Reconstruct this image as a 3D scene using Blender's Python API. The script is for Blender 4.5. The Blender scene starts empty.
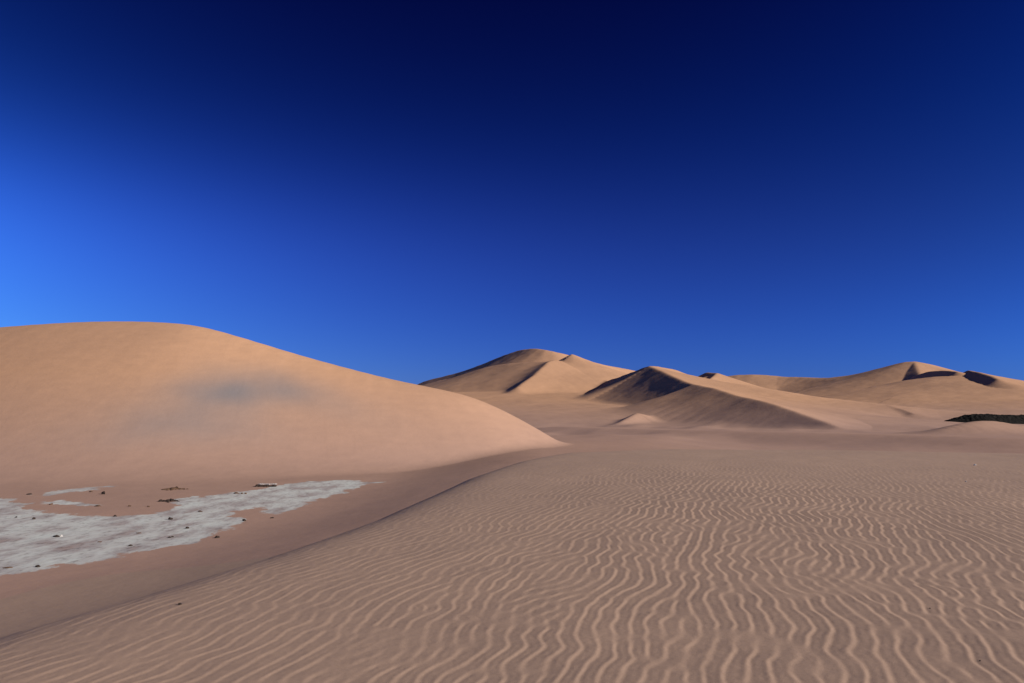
import bpy, math, random
import numpy as np
R = math.radians
scn = bpy.context.scene
COL = scn.collection
random.seed(7)

# ------------------------------------------------------------------ camera, sky, sun, exposure
CAMZ = 9.0
F = 796.0
PITCH = math.atan((408 - 341.5) / F)
cam = bpy.data.cameras.new('camera')
cam.sensor_width = 36.0
cam.lens = 36.0 * F / 1024.0
cam.clip_start = 0.05
cam.clip_end = 30000
cam_o = bpy.data.objects.new('camera', cam)
cam_o.location = (0, 0, CAMZ)
cam_o.rotation_euler = (math.pi / 2 + PITCH, 0, 0)
COL.objects.link(cam_o)
scn.camera = cam_o

SUN_AZ, SUN_EL = 110.0, 23.0        # degrees; azimuth clockwise from +Y (the viewing direction)
sdir = (math.sin(R(SUN_AZ)) * math.cos(R(SUN_EL)), math.cos(R(SUN_AZ)) * math.cos(R(SUN_EL)), math.sin(R(SUN_EL)))
sun = bpy.data.lights.new('sun', 'SUN')
sun.energy = 4.9
sun.angle = R(0.5)
sun.color = (1.0, 0.90, 0.78)
sun_o = bpy.data.objects.new('sun', sun)
import mathutils
sun_o.rotation_euler = mathutils.Vector(sdir).to_track_quat('Z', 'Y').to_euler()
COL.objects.link(sun_o)

world = bpy.data.worlds.new('World')
scn.world = world
world.use_nodes = True
wn = world.node_tree
wn.nodes.clear()
def wnode(t, **k):
    n = wn.nodes.new(t)
    for a, b in k.items(): setattr(n, a, b)
    return n
def wmath(op, a, b=None, c=None):
    n = wnode('ShaderNodeMath', operation=op)
    for i, v in enumerate((a, b, c)):
        if v is None: continue
        if isinstance(v, (int, float)): n.inputs[i].default_value = v
        else: wn.links.new(v, n.inputs[i])
    return n.outputs[0]
wout = wnode('ShaderNodeOutputWorld')
bg = wnode('ShaderNodeBackground')
bg.inputs['Strength'].default_value = 0.0715
wn.links.new(bg.outputs[0], wout.inputs[0])
sky = wnode('ShaderNodeTexSky', sky_type='NISHITA')
sky.sun_disc = False
sky.sun_elevation = R(SUN_EL)
sky.sun_rotation = R(SUN_AZ)
sky.altitude = 300
sky.dust_density = 0.2
sky.ozone_density = 3.0
# a dark, polarised desert sky: filter the sky by direction (elevation, and azimuth seen from the place)
tc = wnode('ShaderNodeTexCoord')
sep = wnode('ShaderNodeSeparateXYZ')
wn.links.new(tc.outputs['Generated'], sep.inputs[0])
X, Y, Z = sep.outputs
az = wmath('ARCTAN2', X, Y)                       # 0 ahead, + to the right (radians)
el = wmath('ARCSINE', Z)
def poly(cs):
    # exp of a low polynomial in elevation, sin(azimuth) and 1-cos(azimuth)
    e = wmath('MINIMUM', wmath('MAXIMUM', el, -0.02), 0.60)
    a = wmath('SINE', az); c = wmath('MINIMUM', wmath('SUBTRACT', 1.0, wmath('COSINE', az)), 0.22)
    s = wmath('MULTIPLY_ADD', e, cs[1], cs[0])
    s = wmath('MULTIPLY_ADD', wmath('MULTIPLY', e, e), cs[2], s)
    s = wmath('MULTIPLY_ADD', a, cs[3], s)
    s = wmath('MULTIPLY_ADD', c, cs[4], s)
    s = wmath('MULTIPLY_ADD', wmath('MULTIPLY', c, e), cs[6], s)
    s = wmath('MULTIPLY_ADD', wmath('MULTIPLY', a, e), cs[5], s)
    d = wmath('MULTIPLY_ADD', e, 1 / 0.12, -0.22 / 0.12)
    g = wmath('EXPONENT', wmath('MULTIPLY', wmath('MULTIPLY', d, d), -1.0))
    s = wmath('MULTIPLY_ADD', g, cs[7], s)
    s = wmath('MULTIPLY_ADD', wmath('MULTIPLY', a, g), cs[8], s)
    return wmath('EXPONENT', s)
FILT = [(-2.053, -6.386, 1.475, -0.554, 1.241, 0.569, 1.084, 0.618, -0.257), (-1.3, -3.846, -3.041, -0.452, 2.186, 0.958, 3.695, 0.24, -0.471), (0.057, -3.672, -0.114, -0.069, 1.284, 0.327, 2.337, 0.206, -0.589)]
cmb = wnode('ShaderNodeCombineColor')
for i in range(3): wn.links.new(poly(FILT[i]), cmb.inputs[i])
mulc = wnode('ShaderNodeMix', data_type='RGBA', blend_type='MULTIPLY')
mulc.inputs['Factor'].default_value = 1.0
wn.links.new(sky.outputs[0], mulc.inputs['A'])
wn.links.new(cmb.outputs[0], mulc.inputs['B'])
wn.links.new(mulc.outputs['Result'], bg.inputs['Color'])

scn.view_settings.view_transform = 'Standard'
scn.view_settings.look = 'None'
scn.view_settings.exposure = 0.54
scn.view_settings.gamma = 1.0
scn.view_settings.use_curve_mapping = False
scn.render.resolution_x, scn.render.resolution_y = 1024, 683

# ------------------------------------------------------------------ places seen in the photograph -> points of the place
cp, sp = math.cos(PITCH), math.sin(PITCH)
def ray(px, py):
    u, v = (px - 512) / F, (341.5 - py) / F
    return (u, cp - v * sp, sp + v * cp)
def at(px, py, D):
    """the point at ground distance D (along +Y) in the direction of a photo position"""
    d = ray(px, py); k = D / d[1]
    return (d[0] * k, D, CAMZ + d[2] * k)
def on_z(px, py, z=0.0):
    d = ray(px, py); k = (z - CAMZ) / d[2]
    return (d[0] * k, d[1] * k)

# ------------------------------------------------------------------ noise
_rng = np.random.RandomState(3)
_perm = _rng.permutation(512).astype(np.int32)
_gr = _rng.rand(512).astype(np.float32) * 2 * np.pi
_gx, _gy = np.cos(_gr), np.sin(_gr)
def noise(x, y):
    xi, yi = np.floor(x), np.floor(y)
    xf, yf = (x - xi).astype(np.float32), (y - yi).astype(np.float32)
    xi = xi.astype(np.int64); yi = yi.astype(np.int64)
    def g(i, j, dx, dy):
        h = _perm[(_perm[i & 511] + j) & 511]
        return _gx[h] * dx + _gy[h] * dy
    u = xf * xf * xf * (xf * (xf * 6 - 15) + 10); v = yf * yf * yf * (yf * (yf * 6 - 15) + 10)
    a = g(xi, yi, xf, yf); b = g(xi + 1, yi, xf - 1, yf)
    c = g(xi, yi + 1, xf, yf - 1); d = g(xi + 1, yi + 1, xf - 1, yf - 1)
    return (a + u * (b - a)) * (1 - v) + (c + u * (d - c)) * v
def fbm(x, y, o=4):
    s = 0; a = 1.0
    for i in range(o):
        s = s + a * noise(x + 17.3 * i, y - 9.1 * i); x = x * 2.03; y = y * 2.03; a *= 0.5
    return s
def smax(a, b, k):
    h = np.maximum(k - np.abs(a - b), 0.0) / k
    return np.maximum(a, b) + h * h * k * 0.25
def sstep(a, b, x):
    t = np.clip((x - a) / (b - a), 0, 1)
    return t * t * (3 - 2 * t)

# ------------------------------------------------------------------ wind ripples: stripes grown from noise (with natural forks)
def grow_ripples(nx=1024, ny=1024, lam=9.0, steps=60):
    rng = np.random.RandomState(11)
    u = rng.randn(ny, nx).astype(np.float32) * 0.3
    kx = np.fft.rfftfreq(nx)[None, :] * lam
    ky = np.fft.fftfreq(ny)[:, None] * lam
    k2 = kx ** 2 + ky ** 2
    aniso = 0.36 * ky ** 2 * 1.0                    # crests prefer to run along +Y
    L = 0.45 - 2.2 * (1 - k2) ** 2 - aniso
    dt = 0.5
    den = 1.0 / (1 - dt * L)
    for i in range(steps):
        n = -u ** 3 + 0.25 * u ** 2
        u = np.fft.irfft2((np.fft.rfft2(u) + dt * np.fft.rfft2(n)) * den, s=(ny, nx))
    u /= u.std()
    U = np.fft.rfft2(u)                             # resample finer
    big = np.zeros((ny * 2, nx + 1), complex)
    big[:ny // 2, :nx // 2 + 1] = U[:ny // 2]; big[-ny // 2:, :nx // 2 + 1] = U[-ny // 2:]
    return (np.fft.irfft2(big, s=(ny * 2, nx * 2)) * 4).astype(np.float32)
RIP = grow_ripples()
RCELL = 0.14 / 9.0 / 2.0                            # metres per cell of RIP
def rip_sample(a, b):
    a = a / RCELL; b = b / RCELL
    ai = np.floor(a); bi = np.floor(b); fa = (a - ai).astype(np.float32); fb = (b - bi).astype(np.float32)
    fa = fa * fa * (3 - 2 * fa) * 0.3 + fa * 0.7; fb = fb * fb * (3 - 2 * fb) * 0.3 + fb * 0.7
    ny, nx = RIP.shape
    ai = ai.astype(np.int64) % nx; bi = bi.astype(np.int64) % ny
    a1 = (ai + 1) % nx; b1 = (bi + 1) % ny
    return (RIP[bi, ai] * (1 - fa) + RIP[bi, a1] * fa) * (1 - fb) + (RIP[b1, ai] * (1 - fa) + RIP[b1, a1] * fa) * fb

# ------------------------------------------------------------------ dunes: crest lines with a slope on each side
def crest(x, y, pts, left, right, rnd=0.0, ground=0.0):
    """height of a dune whose crest runs through pts; left / right = (slope, spread)"""
    z = np.full(x.shape, -1e4, np.float32)
    best = np.full(x.shape, 1e12, np.float32); w = np.zeros(x.shape, np.float32)
    for (x0, y0, z0), (x1, y1, z1) in zip(pts[:-1], pts[1:]):      # which side of the crest line
        dx, dy = x1 - x0, y1 - y0; L = math.hypot(dx, dy); dx /= L; dy /= L
        t = np.clip((x - x0) * dx + (y - y0) * dy, 0, L)
        ex = (x - x0) - t * dx; ey = (y - y0) - t * dy
        d = np.sqrt(ex * ex + ey * ey) + 1e-5
        m = d < best - 1e-3
        c = (ey * dx - ex * dy) / d
        inner = ((t <= 0) & ((x0, y0, z0) != pts[0])) | ((t >= L) & ((x1, y1, z1) != pts[-1]))
        c = np.where(inner, np.sign(c), c)
        best = np.where(m, d, best); w = np.where(m, 0.5 + 0.5 * c, w)
        if (x0, y0, z0) == pts[0] and not rnd:          # an arm starts at the summit: nothing of it behind the start
            bh = np.where((t <= 0) & m, np.maximum(1 - c * c, 0) ** 1.5, 0)
        elif not rnd: bh = np.where(m, 0, bh)
    sl = w * left[0] + (1 - w) * right[0]
    if not rnd: sl = sl * (1 + 5 * bh)
    K = (w * left[1] + (1 - w) * right[1]) * (max(p_[2] for p_ in pts) - ground)
    for (x0, y0, z0), (x1, y1, z1) in zip(pts[:-1], pts[1:]):
        dx, dy = x1 - x0, y1 - y0; L = math.hypot(dx, dy); dx /= L; dy /= L
        m_ = (z1 - z0) / L
        pe = np.abs((y - y0) * dx - (x - x0) * dy)
        t = (x - x0) * dx + (y - y0) * dy + pe * m_ / np.sqrt(np.maximum(sl * sl - m_ * m_, 0.05 * sl * sl))
        tc_ = np.clip(t, 0, L)
        ex = (x - x0) - tc_ * dx; ey = (y - y0) - tc_ * dy
        d = np.sqrt(ex * ex + ey * ey) + 1e-5
        g = np.sqrt(d * d + rnd * rnd) - rnd if rnd else np.sqrt(d * d + 1.5) - 1.22
        zz = z0 + m_ * tc_ - K * (1 - np.exp(-sl * g / K))
        z = smax(z, zz, 0.12 * rnd) if rnd and left == right else np.maximum(z, zz)
    return z
def smooth_pts(P, n=6):
    """Catmull-Rom through the crest points"""
    P = [np.array(p, float) for p in P]
    Q = [2 * P[0] - P[1]] + P + [2 * P[-1] - P[-2]]
    out = []
    for i in range(1, len(Q) - 2):
        a, b, c, d = Q[i - 1:i + 3]
        for k in range(n):
            t = k / n
            out.append(0.5 * (2 * b + (c - a) * t + (2 * a - 5 * b + 4 * c - d) * t * t + (3 * b - a - 3 * c + d) * t ** 3))
    out.append(P[-1])
    return [tuple(p) for p in out]
def A(*l): return smooth_pts([at(*p) for p in l], 4)
def A1(*l): return [at(*p) for p in l]

# each: key, crest lines [(points, left(slope,spread), right(slope,spread), rounding)], blend with the ground
DUNES = [
 ('big', [(A((-420, 420, 150), (-200, 362, 155), (-60, 336, 155), (20, 327.5, 152), (100, 323, 150), (170, 324.5, 148), (215, 333, 146),
             (300, 358, 143), (380, 379, 142), (435, 391, 143), (463, 400, 146), (488, 414, 148), (510, 428, 150)), (0.74, 3.0), (0.74, 3.0), 7.0)], 4.0),
 ('massif', [(A((330, 400, 1600), (400, 387, 1480), (430, 380, 1380), (470, 369, 1240), (497, 358.5, 1120), (520, 350.5, 1010), (540, 349, 940), (565, 354, 930), (600, 364, 960), (650, 374, 1050), (700, 384, 1150)), (0.45, 1.5), (0.53, 2.4), 3),
             (A((552, 361, 775), (520, 362.5, 805), (490, 367, 850), (460, 376, 920), (425, 384.5, 1000), (390, 392, 1080)), (0.36, 2.5), (0.30, 2.0), 3)], 12),
 ('peak', [(A1((572, 354, 800), (590, 363, 820), (625, 373, 870), (660, 382, 940)), (0.5, 1.5), (0.40, 2.6), 0),
           (A((572, 354, 800), (562, 360.5, 785), (551, 361, 760), (542, 368, 725), (531, 377.5, 690), (518, 387, 655)), (0.40, 2.2), (0.52, 2.2), 0)], 7),
 ('star', [(A1((650, 366, 600), (670, 375.5, 550), (694, 384.3, 500), (712, 389, 470)), (0.27, 1.3), (0.62, 1.6), 0),
           (A((694, 384.3, 500), (723.6, 391.3, 450), (760, 401, 400), (787, 409, 370), (819, 420, 340), (837, 427, 325)), (0.27, 1.3), (0.43, 1.35), 0),
           (A1((650, 366, 600), (675, 369.5, 650), (690, 375.5, 680), (706, 379, 710)), (0.5, 1.5), (0.42, 1.3), 0),
           (A1((650, 366, 600), (601, 384, 730), (540, 400, 820)), (0.58, 1.4), (0.5, 1.3), 0)], 4),
 ('twin', [(A1((717, 373.5, 700), (745, 387, 740), (780, 401, 790), (812, 411, 830)), (0.5, 1.3), (0.40, 2.6), 0),
           (A1((717, 373.5, 700), (711, 378, 670), (705, 382, 650)), (0.4, 1.2), (0.64, 1.4), 0),
           (A1((717, 373.5, 700), (707, 372.5, 730), (697, 378, 760)), (0.5, 1.2), (0.5, 1.2), 0)], 5),
 ('far', [(A((690, 379, 1420), (740, 374.5, 1350), (790, 377, 1300), (830, 377.5, 1230), (862, 373, 1180), (888, 366.5, 1130), (914, 361.5, 1080), (940, 369, 1130), (965, 375, 1200), (1010, 384, 1260), (1100, 392, 1300)), (0.4, 1.5), (0.36, 1.5), 6),
          (A1((914, 361.5, 1080), (918, 370, 1020), (922, 379, 960)), (0.33, 1.5), (0.5, 1.5), 2)], 14),
 ('slip', [(A((902, 383.5, 930), (912, 378, 890), (926, 372.5, 850), (945, 370.7, 810), (957, 371.2, 790)), (0.30, 1.6), (0.66, 3), 0),
           (A((968, 370.5, 800), (976, 371.5, 770), (988, 375, 740), (998, 379, 715)), (0.30, 1.6), (0.54, 1.6), 0),
           (A((940, 376, 840), (985, 375, 800), (1020, 380.5, 800), (1060, 386, 820), (1160, 398, 860)), (0.4, 1.5), (0.26, 1.5), 4),
           (A((870, 389, 820), (905, 382, 815), (930, 377.3, 800), (960, 376.2, 780), (1000, 380.8, 745), (1040, 386, 730), (1120, 396, 730)), (0.3, 1.5), (0.20, 1.4), 6)], 8),
 ('ridge', [(A((785, 396, 640), (815, 399.5, 590), (845, 402, 550), (880, 406.5, 510), (912, 413, 470)), (0.20, 1.4), (0.60, 1.3), 0)], 4),
 ('low', [(A1((637, 413, 420), (629, 417.5, 406), (617, 424, 388)), (0.5, 3), (0.55, 3), 1.5),
          (A1((637, 413, 420), (650, 416.5, 438), (670, 422, 462)), (0.6, 3), (0.45, 3), 1.5)], 1.5),
 ('bench', [(A((250, 406, 720), (390, 397, 700), (450, 393, 690), (520, 391, 690), (590, 391.5, 700), (660, 397, 720), (720, 404, 740)), (0.03, 4.0), (0.088, 6.0), 10),
            (A((1120, 442, 150), (1000, 438, 165), (900, 434.5, 190), (780, 432, 220), (660, 429.5, 260), (560, 427, 310)), (0.22, 3.0), (0.05, 3.0), 10)], 3),
 ('pale', [(A((945, 429, 235), (968, 423, 240), (990, 421, 245), (1024, 426, 240), (1100, 430, 235)), (0.35, 1.3), (0.3, 1.4), 3)], 2.0),
]
# crest of the rippled dune we stand on (plan view), its drop lies on the left of this line
EDGE = [(-6.0, -12), (-5.3, 1), (-4.6, 5), (-4.25, 6.9), (-3.8, 8.1), (-3.15, 10.2), (-2.15, 14.2), (-1.0, 21.8), (0.2, 27), (1.8, 31.5), (6.2, 34.4), (12.5, 33.8), (16, 31.5), (19, 29.5), (26, 28.5), (50, 32), (120, 46)]
def edge_dist(x, y):
    best = np.full(x.shape, 1e9, np.float32); sg = np.ones(x.shape, np.float32)
    for (x0, y0), (x1, y1) in zip(EDGE[:-1], EDGE[1:]):
        dx, dy = x1 - x0, y1 - y0; L = math.hypot(dx, dy); dx /= L; dy /= L
        t = np.clip((x - x0) * dx + (y - y0) * dy, 0, L)
        ex = (x - x0) - t * dx; ey = (y - y0) - t * dy
        d = np.sqrt(ex * ex + ey * ey)
        m = d < best
        best = np.where(m, d, best); sg = np.where(m, np.sign(ey * dx - ex * dy), sg)
    return best * sg                                  # + outside (over the edge)
def terrain(x, y):
    r = np.sqrt(x * x + y * y); rmax = float(r.max())
    base = 0.35 * fbm(x / 40, y / 30, 3) * sstep(110, 200, r) + sstep(200, 700, r) * 1.6 * fbm(x / 160, y / 110 + 4, 3) \
         + sstep(500, 5000, r) * 30
    # the ground steps down gently to the left, into the basin of the salt flat
    base = base + 2.4 * sstep(-29, -5, x - (3 + 0.06 * y) + 3 * noise(x / 30, y / 40)) * sstep(25, 45, y) * sstep(330, 150, r) * sstep(55, 12, x - 0.06 * y)
    # low wind-built undulations of the open plain
    uu = x * 0.94 - y * 0.34; vv = x * 0.34 + y * 0.94
    base = base + sstep(130, 260, r) * (1.5 * noise(uu / 26, vv / 70) + 0.7 * noise(uu / 12 + 9, vv / 30)) * sstep(2500, 700, r)
    owner = np.zeros(x.shape, np.int16)
    z = base.copy()
    top = np.full(x.shape, -1e4, np.float32)
    for i, (key, lines, blend) in enumerate(DUNES):
        if rmax < 0.33 * min(math.hypot(p_[0], p_[1]) for L_ in lines for p_ in L_[0]): continue
        h = None
        for (pts, l, rr, rnd) in lines:
            c = crest(x, y, pts, l, rr, rnd)
            h = c if h is None else np.maximum(h, c)
        owner = np.where((h > z + 0.0) & (h > base + 0.12 * blend), i + 2, owner)
        if key == 'big': blend = 4.5 - 3.2 * sstep(-40, -5, x)
        z = smax(z, h, blend if key in ('big', 'massif', 'far', 'pale', 'low') else blend * 0.6)
    z = z + sstep(150, 600, r) * 1.0 * fbm(x / 60, y / 45, 4)
    # the rippled dune under the camera
    wob = 0.15 * noise(x / 9, y / 9 + 3)
    e = edge_dist(x, y) + wob
    top = 7.3 + 0.05 * noise(x / 7, y / 7) + 0.10 * noise(x / 16 + 5, y / 16) + 0.004 * np.clip(x, -10, 40) - 0.03 * np.clip(y - 12, 0, 1e9) * 0
    w = 0.8
    sp_ = np.where(e > 7, e, w * np.log1p(np.exp(np.clip(e / w * 2.2, -30, 30))) / 2.2)
    f = 0.64 * sp_
    hf = top - 7.3 * 1.12 * (1 - np.exp(-f / (7.3 * 1.12))) 
    m = (hf > z) & (e < 45)
    owner = np.where(m & (hf > base + 0.25), 1, owner)
    z = smax(z, hf, 1.2)
    # ripples on it
    th = R(17)
    wx = x + 0.055 * noise(x / 0.42, y / 0.34) + 0.13 * noise(x / 2.3, y / 2.3) + 0.3 * noise(x / 9 + 3, y / 9)
    wy = y + 0.15 * noise(x / 2.6 + 9, y / 2.6)
    a = wx * math.cos(th) - wy * math.sin(th); b = (wx * math.sin(th) + wy * math.cos(th)) * 0.72
    near = r < 75
    rp = np.zeros(x.shape, np.float32)
    an, bn, en, rn = a[near], b[near], e[near], r[near]
    c2, s2 = math.cos(0.30), math.sin(0.30)
    mk = sstep(0.02, 0.30, noise(x[near] / 0.9 + 31, y[near] / 1.3))          # patches where a second wind has cut across
    mk2 = sstep(0.05, 0.32, noise(x[near] / 1.1 - 31, y[near] / 1.2))
    def rs(a_, b_):
        q = rip_sample(a_, b_)
        q = q + mk * 0.7 * (rip_sample(a_ * c2 - b_ * s2 + 3.3, a_ * s2 + b_ * c2) - q)
        return q + mk2 * 0.6 * (rip_sample(a_ * c2 + b_ * s2 - 7.1, -a_ * s2 + b_ * c2) - q)
    u0 = rs(an, bn)
    u = rs(an - 0.012 * u0, bn)
    amp = sstep(-1.0, -5.0, en) * (0.65 + 0.7 * np.clip(0.5 + noise(x[near] / 6, y[near] / 6), 0, 1))
    amp *= 0.22 + 0.78 * sstep(-3.5, 5, x[near])
    rp[near] = (0.0013 * u * amp + 0.0012 * u * sstep(2, -1, en)) * sstep(32, 13, rn)
    z = z + np.where(owner == 1, rp, 0)
    return z, owner, e

def gz(x, y):
    return float(terrain(np.array([float(x)]), np.array([float(y)]))[0][0])
def hit(px, py):
    """where the line of sight through a photo position meets the terrain of the flat"""
    d = np.array(ray(px, py)); ks = np.linspace(2, 180, 2200) / d[1]
    X_, Y_, Z_ = d[0] * ks, d[1] * ks, CAMZ + d[2] * ks
    g = terrain(X_, Y_)[0]
    i = int(np.argmax(Z_ < g))
    return float(X_[i]), float(Y_[i]), float(g[i])
# salt flat outline, seen on the flat ground left of the dune
SALT = [hit(*p)[:2] for p in [(-260, 506), (-60, 499), (0, 498), (10, 499), (22, 504), (38, 511), (60, 514.5), (110, 516), (150, 514.5), (172, 508), (176, 503), (172, 499), (200, 497), (232, 492.5),
        (262, 489.5), (282, 484.5), (310, 481.5), (345, 480), (377, 482.5), (352, 489), (335, 496), (300, 505), (284, 513), (268, 515), (258, 508), (238, 511), (232, 517), (246, 520), (225, 531),
        (190, 544), (160, 549), (135, 551), (105, 560), (60, 565), (38, 572), (0, 575), (-60, 582), (-260, 600)]]
ISLES = [[hit(*p)[:2] for p in l] for l in ([(38, 495), (60, 490), (88, 487), (112, 486.5), (92, 490), (62, 493.5), (45, 497)],
        [(36, 502), (62, 501), (84, 503), (106, 505), (88, 506), (60, 504), (42, 504)],
        [(180, 499), (196, 496), (206, 497), (196, 500)])]
def poly_sd(x, y, P):
    d = np.full(x.shape, 1e9, np.float64); ins = np.zeros(x.shape, bool)
    n = len(P)
    for i in range(n):
        x0, y0 = P[i]; x1, y1 = P[(i + 1) % n]
        dx, dy = x1 - x0, y1 - y0
        t = np.clip(((x - x0) * dx + (y - y0) * dy) / (dx * dx + dy * dy), 0, 1)
        d = np.minimum(d, np.hypot(x - x0 - t * dx, y - y0 - t * dy))
        if y0 != y1:
            c = ((y0 > y) != (y1 > y)) & (x < (x1 - x0) * (y - y0) / (y1 - y0) + x0)
            ins ^= c
    return np.where(ins, d, -d)

# ------------------------------------------------------------------ the sheet of ground, dense where it is near
def angles():
    core = np.linspace(-41, 41, 1600)
    rest = np.concatenate([np.linspace(41, 70, 160)[1:], np.linspace(70, 290, 240)[1:], np.linspace(290, 319, 160)[1:-1]])
    return np.radians(np.concatenate([core, rest]))
rows = [0.15, 0.6, 1.2]
while rows[-1] < 7000:
    r_ = rows[-1]
    if r_ < 3.5: s = 0.05
    elif r_ < 60: s = max(0.012, min(0.42 * r_ * r_ / (1.8 * F), 0.0030 * r_ + 0.01))
    elif r_ < 1400: s = 0.0040 * r_
    else: s = 0.05 * r_
    rows.append(r_ + s)
rows = np.array(rows)
ang = angles()
NA, NR = len(ang), len(rows)
gx = (rows[:, None] * np.sin(ang)[None, :]); gy = (rows[:, None] * np.cos(ang)[None, :])
GX, GY = gx.ravel(), gy.ravel()
Zs, OW, EE = [], [], []
CH = 400000
for i in range(0, GX.size, CH):
    a_, b_, c_ = terrain(GX[i:i + CH], GY[i:i + CH]); Zs.append(a_); OW.append(b_); EE.append(c_)
GZ = np.concatenate(Zs).astype(np.float32); OW = np.concatenate(OW); EE = np.concatenate(EE)
print('grid', NR, NA, GX.size)
# sediment: r = salt, g = soft grey patches, b = height of orange sand
SED = np.zeros((GX.size, 4), np.float32); SED[:, 3] = 1
box = (GX < 5) & (GX > -140) & (GY > 20) & (GY < 130)
sx, sy = GX[box], GY[box]
sd = poly_sd(sx, sy, SALT)
for I in ISLES: sd = np.maximum(sd, poly_sd(sx, sy, I) * 0.8)
sd = sd + 1.2 * fbm(sx / 3.0, sy / 3.0, 5)
SED[box, 0] = np.clip(0.5 + sd / 2.4, 0, 1)
# soft-edged grey patches on the face of the big dune
c0 = hit(232, 391); c1 = hit(300, 392); c2 = hit(175, 425)
def blob(x, y, c, a, b, th):
    dx, dy = x - c[0], y - c[1]; u = dx * math.cos(th) + dy * math.sin(th); v = -dx * math.sin(th) + dy * math.cos(th)
    return np.exp(-(u / a) ** 2 - (v / b) ** 2)
st = 0.80 * blob(GX, GY, c0, 9.5, 5.5, 0.35) + 0.35 * blob(GX, GY, c1, 12, 4, -0.15) + 0.42 * blob(GX, GY, c2, 13, 6, 0.25)
SED[:, 1] = np.clip(st * (0.9 + 0.5 * noise(GX / 7, GY / 7)), 0, 1)
SED[:, 3] = (OW != 1)
SED[:, 2] = np.clip((GZ - 1.0) / 14.0, 0, 1) * (OW != 1) 

# ------------------------------------------------------------------ materials
def mat(name):
    m = bpy.data.materials.new(name); m.use_nodes = True
    nt = m.node_tree
    b = nt.nodes['Principled BSDF']
    b.inputs['Roughness'].default_value = 0.92
    b.inputs['Specular IOR Level'].default_value = 0.12
    return m, nt, b
class NT:
    def __init__(s, nt): s.nt = nt
    def n(s, t, **k):
        x = s.nt.nodes.new(t)
        for a, b in k.items(): setattr(x, a, b)
        return x
    def l(s, a, b): s.nt.links.new(a, b)
    def noise(s, vec, scale, detail=4, rough=0.55):
        x = s.n('ShaderNodeTexNoise'); x.inputs['Scale'].default_value = scale; x.inputs['Detail'].default_value = detail
        x.inputs['Roughness'].default_value = rough; s.l(vec, x.inputs['Vector']); return x.outputs['Fac']
    def ramp(s, fac, stops):
        x = s.n('ShaderNodeValToRGB'); e = x.color_ramp.elements
        e[0].position, e[1].position = stops[0][0], stops[-1][0]
        e[0].color = (*stops[0][1], 1); e[1].color = (*stops[-1][1], 1)
        for p, c in stops[1:-1]:
            q = e.new(p); q.color = (*c, 1)
        s.l(fac, x.inputs[0]); return x.outputs[0]
    def mix(s, fac, a, b, mode='MIX'):
        x = s.n('ShaderNodeMix', data_type='RGBA', blend_type=mode)
        for sock, v in (('Factor', fac), ('A', a), ('B', b)):
            if isinstance(v, (int, float)): x.inputs[sock].default_value = v
            elif isinstance(v, tuple): x.inputs[sock].default_value = (*v, 1)
            else: s.l(v, x.inputs[sock])
        return x.outputs['Result']
    def scale(s, vec, v):
        x = s.n('ShaderNodeMapping'); x.inputs['Scale'].default_value = v; s.l(vec, x.inputs['Vector']); return x.outputs[0]

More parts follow.
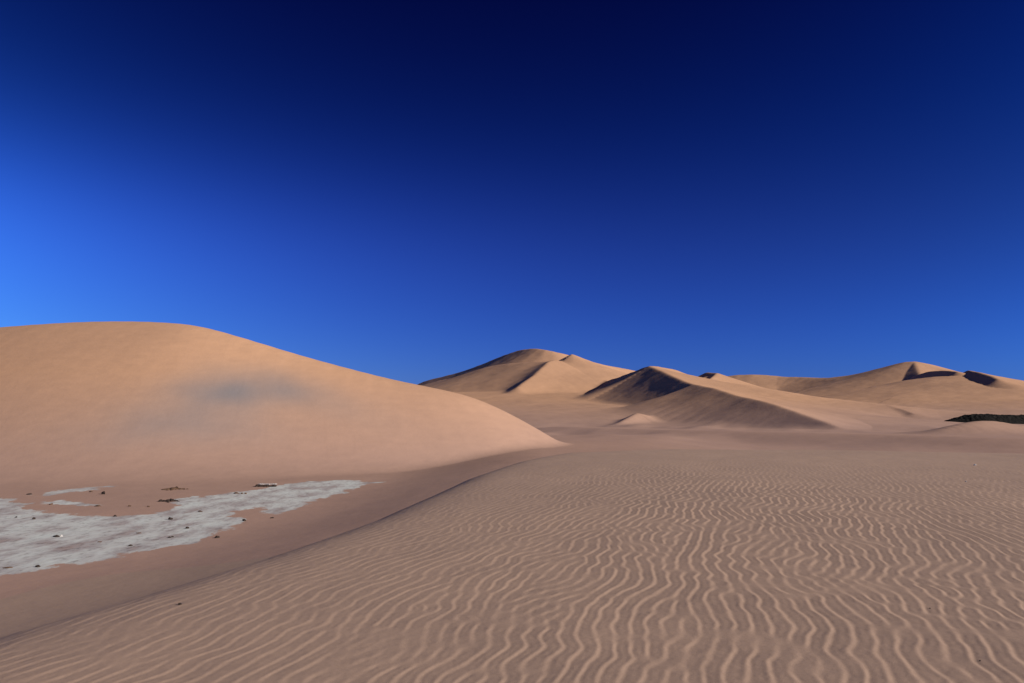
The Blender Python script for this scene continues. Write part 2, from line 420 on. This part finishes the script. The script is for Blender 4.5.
def sand_material():
    m, nt, b = mat('sand'); T = NT(nt)
    pos = T.n('ShaderNodeNewGeometry').outputs['Position']
    att = T.n('ShaderNodeAttribute'); att.attribute_name = 'sediment'
    sp3 = T.n('ShaderNodeSeparateColor'); T.l(att.outputs['Color'], sp3.inputs[0])
    big = T.noise(pos, 0.02, 3)
    col = T.mix(sp3.outputs[2], (0.335, 0.224, 0.180), (0.43, 0.262, 0.165))
    col = T.mix(att.outputs['Alpha'], (0.326, 0.234, 0.182), col)
    col = T.mix(0.5, col, T.ramp(big, [(0.3, (0.80, 0.78, 0.78)), (0.7, (1.12, 1.10, 1.06))]), 'MULTIPLY')
    mid = T.noise(T.scale(pos, (0.5, 0.5, 2.0)), 0.6, 5)
    col = T.mix(0.5, col, T.ramp(mid, [(0.3, (0.90, 0.90, 0.91)), (0.7, (1.07, 1.06, 1.05))]), 'MULTIPLY')
    gr = T.noise(pos, 240, 2, 0.7)
    col = T.mix(0.55, col, T.ramp(gr, [(0.35, (0.72, 0.70, 0.70)), (0.65, (1.22, 1.22, 1.22))]), 'MULTIPLY')
    # sand turns bluish grey in the dune-face patches
    col = T.mix(sp3.outputs[1], col, (0.160, 0.160, 0.175))
    # salt and clay crust
    sn = T.noise(T.scale(pos, (1, 0.4, 1)), 0.45, 7, 0.65)
    crust = T.ramp(sn, [(0.30, (0.28, 0.22, 0.205)), (0.42, (0.32, 0.30, 0.30)), (0.52, (0.43, 0.44, 0.435)), (0.64, (0.47, 0.505, 0.495))])
    fine = T.noise(T.scale(pos, (1.1, 0.4, 1)), 2.6, 5, 0.7)
    crust = T.mix(0.8, crust, T.ramp(fine, [(0.34, (0.50, 0.46, 0.46)), (0.46, (0.95, 0.95, 0.95)), (0.75, (1.12, 1.12, 1.12))]), 'MULTIPLY')
    mth = T.n('ShaderNodeMath', operation='ADD'); T.l(sp3.outputs[0], mth.inputs[0])
    en = T.noise(T.scale(pos, (0.8, 0.5, 1)), 1.0, 7, 0.7)
    sb = T.n('ShaderNodeMath', operation='MULTIPLY_ADD'); T.l(en, sb.inputs[0]); sb.inputs[1].default_value = 1.7; sb.inputs[2].default_value = -0.85
    T.l(sb.outputs[0], mth.inputs[1])
    edge = T.n('ShaderNodeMapRange', interpolation_type='SMOOTHSTEP'); T.l(mth.outputs[0], edge.inputs[0])
    edge.inputs[1].default_value = 0.44; edge.inputs[2].default_value = 0.62
    has = T.n('ShaderNodeMath', operation='GREATER_THAN'); T.l(sp3.outputs[0], has.inputs[0]); has.inputs[1].default_value = 0.02
    ml = T.n('ShaderNodeMath', operation='MULTIPLY'); T.l(edge.outputs[0], ml.inputs[0]); T.l(has.outputs[0], ml.inputs[1])
    col = T.mix(ml.outputs[0], col, crust)
    T.l(col, b.inputs['Base Color'])
    bp = T.n('ShaderNodeBump'); bp.inputs['Strength'].default_value = 0.35; bp.inputs['Distance'].default_value = 0.004
    T.l(T.noise(pos, 90, 4, 0.7), bp.inputs['Height'])
    bp2 = T.n('ShaderNodeBump'); bp2.inputs['Strength'].default_value = 0.4; bp2.inputs['Distance'].default_value = 0.25
    T.l(T.noise(T.scale(pos, (1, 1, 1)), 0.25, 7, 0.6), bp2.inputs['Height'])
    T.l(bp.outputs[0], bp2.inputs['Normal'])
    T.l(bp2.outputs[0], b.inputs['Normal'])
    return m
SAND = sand_material()

# ------------------------------------------------------------------ cut the sheet into ground, salt flat and dunes
P3 = np.stack([GX, GY, GZ], 1).astype(np.float32)
idx = np.arange(NA * NR, dtype=np.int64).reshape(NR, NA)
nxt = np.roll(idx, -1, axis=1)
quads = np.stack([idx[:-1], idx[1:], nxt[1:], nxt[:-1]], -1).reshape(-1, 4)
# vertex normals of the whole sheet, so the cuts do not show
p = P3.reshape(NR, NA, 3)
du = np.roll(p, -1, 1) - np.roll(p, 1, 1)
dv = np.empty_like(p); dv[1:-1] = p[2:] - p[:-2]; dv[0] = p[1] - p[0]; dv[-1] = p[-1] - p[-2]
NRM = np.cross(du, dv).reshape(-1, 3); NRM /= np.linalg.norm(NRM, axis=1)[:, None] + 1e-12
NRM *= np.sign(NRM[:, 2:3])
fo = OW[quads[:, 0]].copy()
fo[fo == 11] = 0                      # the sloping bench is part of the plain
fsalt = (SED[quads, 0].mean(1) > 0.45)
fo[fsalt & (fo != 1)] = 100
NAMES = {0: 'ground', 1: 'rippled_sand', 100: 'salt_flat'}
LABEL = {0: 'pinkish brown sand plain running between the dunes', 1: 'brown foreground dune covered in wind ripples',
    100: 'pale grey salt and clay flat at the foot of the smooth left dune', 2: 'large smooth orange dune rising on the left behind the pale flat',
    3: 'broad brown far dune with the highest summit in the middle distance', 4: 'sharp pointed pale dune face just right of the highest summit',
    5: 'pyramid dune with near black left face and bright strip right of its crest', 6: 'small pale peak just right behind the dark pyramid dune',
    7: 'long even orange brown dune on the right skyline', 8: 'far right dune with black shadowed slip face under its crest',
    9: 'low sand ridge with soft dark lee below the right skyline dune', 10: 'tiny pale sand hump on the plain in front of the pyramid dune',
    12: 'low pale sand swell below the black rock outcrop'}
used_base = False
for k in sorted(set(fo.tolist())):
    q = quads[fo == k]
    ids, inv = np.unique(q.ravel(), return_inverse=True)
    me = bpy.data.meshes.new(NAMES.get(k, 'sand_dune'))
    me.vertices.add(len(ids)); me.vertices.foreach_set('co', P3[ids].ravel())
    nf = len(q)
    me.loops.add(nf * 4); me.loops.foreach_set('vertex_index', inv[::-1].astype(np.int32).ravel() if False else inv.reshape(-1, 4)[:, ::-1].astype(np.int32).ravel())
    me.polygons.add(nf); me.polygons.foreach_set('loop_start', np.arange(0, nf * 4, 4, dtype=np.int32))
    me.update(calc_edges=True)
    me.polygons.foreach_set('use_smooth', np.ones(nf, bool))
    at_ = me.color_attributes.new('sediment', 'FLOAT_COLOR', 'POINT')
    at_.data.foreach_set('color', SED[ids].ravel())
    me.normals_split_custom_set_from_vertices(NRM[ids])
    me.materials.append(SAND)
    o = bpy.data.objects.new(NAMES.get(k, 'sand_dune'), me); COL.objects.link(o)
    o['kind'] = 'structure'; o['label'] = LABEL.get(k, 'sand dune')
    o['category'] = {0: 'ground', 1: 'sand', 100: 'salt flat'}.get(k, 'dune')
# ------------------------------------------------------------------ stones and broken crust on the salt flat, black rock on the right
def rock_mat(name, c0, c1, speck=None, s=3.0):
    m, nt, b = mat(name); T = NT(nt)
    pos = T.n('ShaderNodeTexCoord').outputs['Object']
    col = T.ramp(T.noise(pos, s, 6, 0.65), [(0.35, c0), (0.65, c1)])
    if speck:
        col = T.mix(T.ramp(T.noise(pos, s * 2.4, 5, 0.75), [(0.57, (0, 0, 0)), (0.66, (1, 1, 1))]), col, speck)
    T.l(col, b.inputs['Base Color'])
    bp = T.n('ShaderNodeBump'); bp.inputs['Strength'].default_value = 0.8; bp.inputs['Distance'].default_value = 0.05
    T.l(T.noise(pos, s * 3, 6, 0.7), bp.inputs['Height']); T.l(bp.outputs[0], b.inputs['Normal'])
    return m
M_DARK = rock_mat('dark_stone', (0.018, 0.014, 0.013), (0.05, 0.036, 0.030), s=6)
M_BROWN = rock_mat('brown_clod', (0.06, 0.038, 0.026), (0.14, 0.085, 0.055), s=6)
M_PALE = rock_mat('pale_crust', (0.34, 0.30, 0.29), (0.50, 0.50, 0.50), s=4)
M_BLACK = rock_mat('black_rock', (0.003, 0.003, 0.003), (0.009, 0.008, 0.007), speck=(0.022, 0.022, 0.019), s=0.5)
import bmesh
def lump(bm, c, size, seed, sub=3, rot=0.0, jag=0.35):
    r = random.Random(seed); ox, oy = r.uniform(0, 90), r.uniform(0, 90)
    g = bmesh.ops.create_icosphere(bm, subdivisions=sub, radius=1.0)
    vs = g['verts']
    co = np.array([v.co[:] for v in vs])
    n = noise(co[:, 0] * 1.3 + ox, co[:, 1] * 1.3 + co[:, 2] * 0.9 + oy) + 0.5 * noise(co[:, 0] * 3.1 + oy, co[:, 2] * 3.1 + co[:, 1] * 1.7 + ox)
    k = 1 + jag * 1.8 * n
    planes = [mathutils.Vector((r.uniform(-1, 1), r.uniform(-1, 1), r.uniform(-0.3, 1))).normalized() for _ in range(7)]
    cr, sr = math.cos(rot), math.sin(rot)
    for v, q in zip(vs, k):
        p_ = v.co * float(q)
        for pl in planes:                       # broken facets
            dd = p_.dot(pl)
            if dd > 0.72: p_ -= pl * (dd - 0.72)
        x_, y_, z_ = p_.x * size[0], p_.y * size[1], p_.z * size[2]
        v.co = (c[0] + x_ * cr - y_ * sr, c[1] + x_ * sr + y_ * cr, c[2] + z_)
def obj(name, bm, m, parent=None, loc=None):
    me = bpy.data.meshes.new(name); bm.to_mesh(me); bm.free(); me.materials.append(m)
    o = bpy.data.objects.new(name, me); COL.objects.link(o)
    if parent: o.parent = parent
    if loc: o.location = loc
    return o
def tag(o, label, cat, group=None):
    o['label'] = label; o['category'] = cat
    if group: o['group'] = group
    return o

STONES = [ # photo position, half size (m) x, y, z, material, label
 (29.3, 494.6, .34, .2, .10, 'd', 'flat dark stone on sand just above the left arm of the pale flat'),
 (91, 492, .24, .15, .10, 'b', 'small brown stone beside the upper thin white streak'),
 (103.5, 494.2, .22, .2, .22, 'd', 'dark upright stone at the right end of the upper white streak'),
 (97.7, 506.3, .36, .2, .10, 'b', 'long flat brown stone at the right end of the lower white streak'),
 (51, 504.6, .2, .13, .09, 'b', 'small brown stone on the left part of the lower white streak'),
 (129.5, 506.5, .16, .12, .09, 'b', 'left one of two faint brown stones on the pink sand above the flat'),
 (148.5, 507, .16, .12, .10, 'b', 'right one of two faint brown stones on the pink sand above the flat'),
 (115, 516.6, .17, .12, .10, 'd', 'small dark stone on the upper edge of the pale flat'),
 (16, 517.6, .10, .10, .07, 'd', 'tiny dark stone near the left frame edge on the upper pale flat'),
 (33.6, 519.3, .15, .12, .12, 'd', 'small dark stone on the upper left of the pale flat'),
 (57, 537, .22, .15, .11, 'd', 'black stone with a paler stone beside it in the middle left of the flat'),
 (61.5, 536.6, .10, .10, .09, 'p', 'small whitish stone touching the black stone on the middle left'),
 (170.3, 519.6, .20, .15, .15, 'd', 'black stone on the pale flat straight below the two broken clods'),
 (187.5, 528.6, .14, .12, .11, 'd', 'small black stone right of and below the stone under the clods'),
 (169.5, 537.7, .12, .10, .08, 'd', 'left one of a close pair of dark pebbles at the lower edge of the flat'),
 (172.6, 537.2, .09, .08, .07, 'd', 'right one of a close pair of dark pebbles at the lower edge of the flat'),
 (139, 533.4, .20, .12, .05, 'b', 'flat brownish stone in the middle of the pale flat'),
 (130.5, 546, .16, .12, .08, 'd', 'dark stone close to the lower shore of the flat near its middle'),
 (38, 567, .14, .12, .09, 'd', 'dark stone at the lowest left shore of the pale flat'),
 (100, 542.2, .15, .12, .05, 'b', 'faint brown stone left of the lower shore stone'),
 (8, 568, .26, .15, .05, 'b', 'long low brown slab in the lower left corner of the pale flat'),
 (244.5, 521, .17, .13, .12, 'd', 'dark stone on pink sand below the notch of the pale flat'),
 (217, 538, .19, .14, .12, 'd', 'lone dark brown stone on the pink sand below the flat'),
 (272.4, 518.2, .18, .12, .07, 'd', 'dark low stone on the lower edge of the right arm of the flat'),
 (200.4, 511.8, .22, .14, .07, 'b', 'low brown stone in the narrow middle part of the flat'),
 (236.3, 493.6, .34, .2, .13, 'b', 'brown clod at the left end of a row of three on the upper shore'),
 (241.9, 493.9, .15, .13, .12, 'b', 'middle small clod of a row of three on the upper shore'),
 (245.6, 494.0, .15, .13, .12, 'b', 'rightmost small clod of a row of three on the upper shore'),
 (179.7, 606, .018, .015, .015, 'd', 'tiny dark pebble alone on the left slope of the rippled dune'),
 (930, 610, .008, .006, .005, 'd', 'dark grain in a ripple trough on the right'),
 (980, 662, .008, .006, .005, 'd', 'dark grain in a ripple trough in the lower right corner'),
 (975, 465.5, .045, .035, .03, 'p', 'upper one of two tiny white pebbles on the far right sand'),
 (966, 482, .022, .02, .016, 'p', 'lower one of two tiny white pebbles on the far right sand'),
]
MM = {'d': M_DARK, 'b': M_BROWN, 'p': M_PALE}
for i, (px, py, a, b_, c_, mk, lab) in enumerate(STONES):
    X0, Y0, Z0 = hit(px, py)
    bm = bmesh.new(); lump(bm, (0, 0, 0), (a, b_, c_), 40 + i, 3, random.uniform(-0.3, 0.3))
    o = obj('stone', bm, MM[mk], loc=(X0, Y0, Z0 + c_ * 0.35))
    tag(o, lab, 'stone', 'stones scattered on the sand and the pale flat')

def clod(px, py, lumps, seed, lab):
    X0, Y0, Z0 = hit(px, py)
    bm = bmesh.new()
    for i, (dx, dy, a, b_, c_) in enumerate(lumps):
        z_ = gz(X0 + dx, Y0 + dy) - Z0
        lump(bm, (dx, dy, z_ + c_ * 0.3), (a, b_, c_), seed + i, 2, 0.2 * (i % 3), 0.5)
    o = obj('broken_clod', bm, M_BROWN if seed > 210 else M_DARK, loc=(X0, Y0, Z0))
    return tag(o, lab, 'clod', 'two broken clods of dried mud')
clod(172, 489.8, [(-.9, 0, .35, .25, .10), (-.45, .1, .4, .3, .16), (0, .2, .45, .3, .24), (.35, .3, .35, .25, .30), (.75, .4, .2, .15, .12), (1.0, .5, .12, .1, .1), (1.25, .3, .12, .1, .12), (1.5, .5, .14, .1, .08), (.2, -.6, .2, .15, .08), (-.2, -.7, .15, .1, .08)], 220,
     'crumbling brown mud clod with small crumbs, upper of two left of the narrow flat')
clod(168, 501.6, [(-.75, 0, .22, .2, .16), (-.35, 0, .3, .2, .14), (0, .05, .35, .25, .20), (.35, .1, .3, .2, .22), (.6, .2, .25, .2, .12), (.2, -.5, .15, .1, .1), (.4, -.8, .12, .1, .08), (1.0, .0, .15, .1, .06)], 200,
     'dark jagged mud clod, lower of two where the pale flat narrows')

# low ledge: dark broken rim with a pale crust on top
X0, Y0, Z0 = hit(266, 486.6)
root = bpy.data.objects.new('rock_ledge', None); COL.objects.link(root); root.location = (X0, Y0, Z0)
tag(root, 'long low dark ledge topped with white crust at the far shore of the flat', 'ledge')
bm = bmesh.new()
for i in range(11):
    t = i / 10.0
    lump(bm, (-1.05 + 2.1 * t, 0.05 * math.sin(i * 2), 0.07), (.20, .30, .15 + (0.08 if i == 0 else 0) + 0.03 * (i % 3 == 0) - 0.06 * (0.6 < t < .9)), 300 + i, 2, 0, 0.4)
obj('rim', bm, M_DARK, root)
bm = bmesh.new()
for i in range(9):
    t = i / 8.0
    lump(bm, (-.75 + 1.75 * t, 0.22 + .03 * math.sin(i), 0.27), (.24, .30, .06), 340 + i, 2, 0, 0.25)
obj('crust', bm, M_PALE, root)

# black rock ridge behind the pale swell on the right: a long broken outcrop, rising from its left tip
OD = 425.0
xa = at(945, 424, OD)[0]; xb = at(1180, 424, OD)[0]
nx_, ny_ = 420, 56
bm_v = []
xs = np.linspace(0, 1, nx_); ys = np.linspace(-1, 1, ny_)
XX, YY = np.meshgrid(xs, ys)
wx_ = xa + (xb - xa) * XX
prof_x = [0, .02, .05, .10, .16, .25, .33, .5, .7, .9, 1.0]; prof_h = [0, 1.2, 2.4, 4.3, 4.7, 4.6, 4.9, 5.3, 5.0, 3.5, 0]
Hh = np.interp(XX, prof_x, prof_h)
half = 11 * (0.35 + 0.65 * np.clip(XX * 7, 0, 1)) * np.clip((1 - XX) * 8, 0.1, 1)
yy = YY * half
crs = np.clip(1 - np.abs(YY) ** 3.0, 0, 1)
rough = fbm(wx_ / 5.0, yy / 4.0, 5)
zz = Hh * crs * (1 + 0.10 * rough) + 0.5 * fbm(wx_ / 1.6, yy / 1.6 + 7, 4) * np.clip(Hh, 0, 1) * crs
base0 = terrain(wx_.ravel(), (OD + yy).ravel())[0].reshape(wx_.shape)
zz = np.maximum(base0, 0) * 0 + base0 + zz - 0.25
me = bpy.data.meshes.new('black_outcrop')
cx_, cy_, cz_ = xa, OD, 0.0
V = np.stack([wx_ - cx_, yy, zz], -1).reshape(-1, 3)
ii = np.arange(nx_ * ny_).reshape(ny_, nx_)
Fq = np.stack([ii[:-1, :-1], ii[:-1, 1:], ii[1:, 1:], ii[1:, :-1]], -1).reshape(-1, 4)
me.from_pydata(V.tolist(), [], Fq.tolist()); me.materials.append(M_BLACK)
o = bpy.data.objects.new('black_outcrop', me); COL.objects.link(o); o.location = (cx_, cy_, cz_)
tag(o, 'long low black rock outcrop behind the pale sand swell at the right edge', 'rock outcrop')
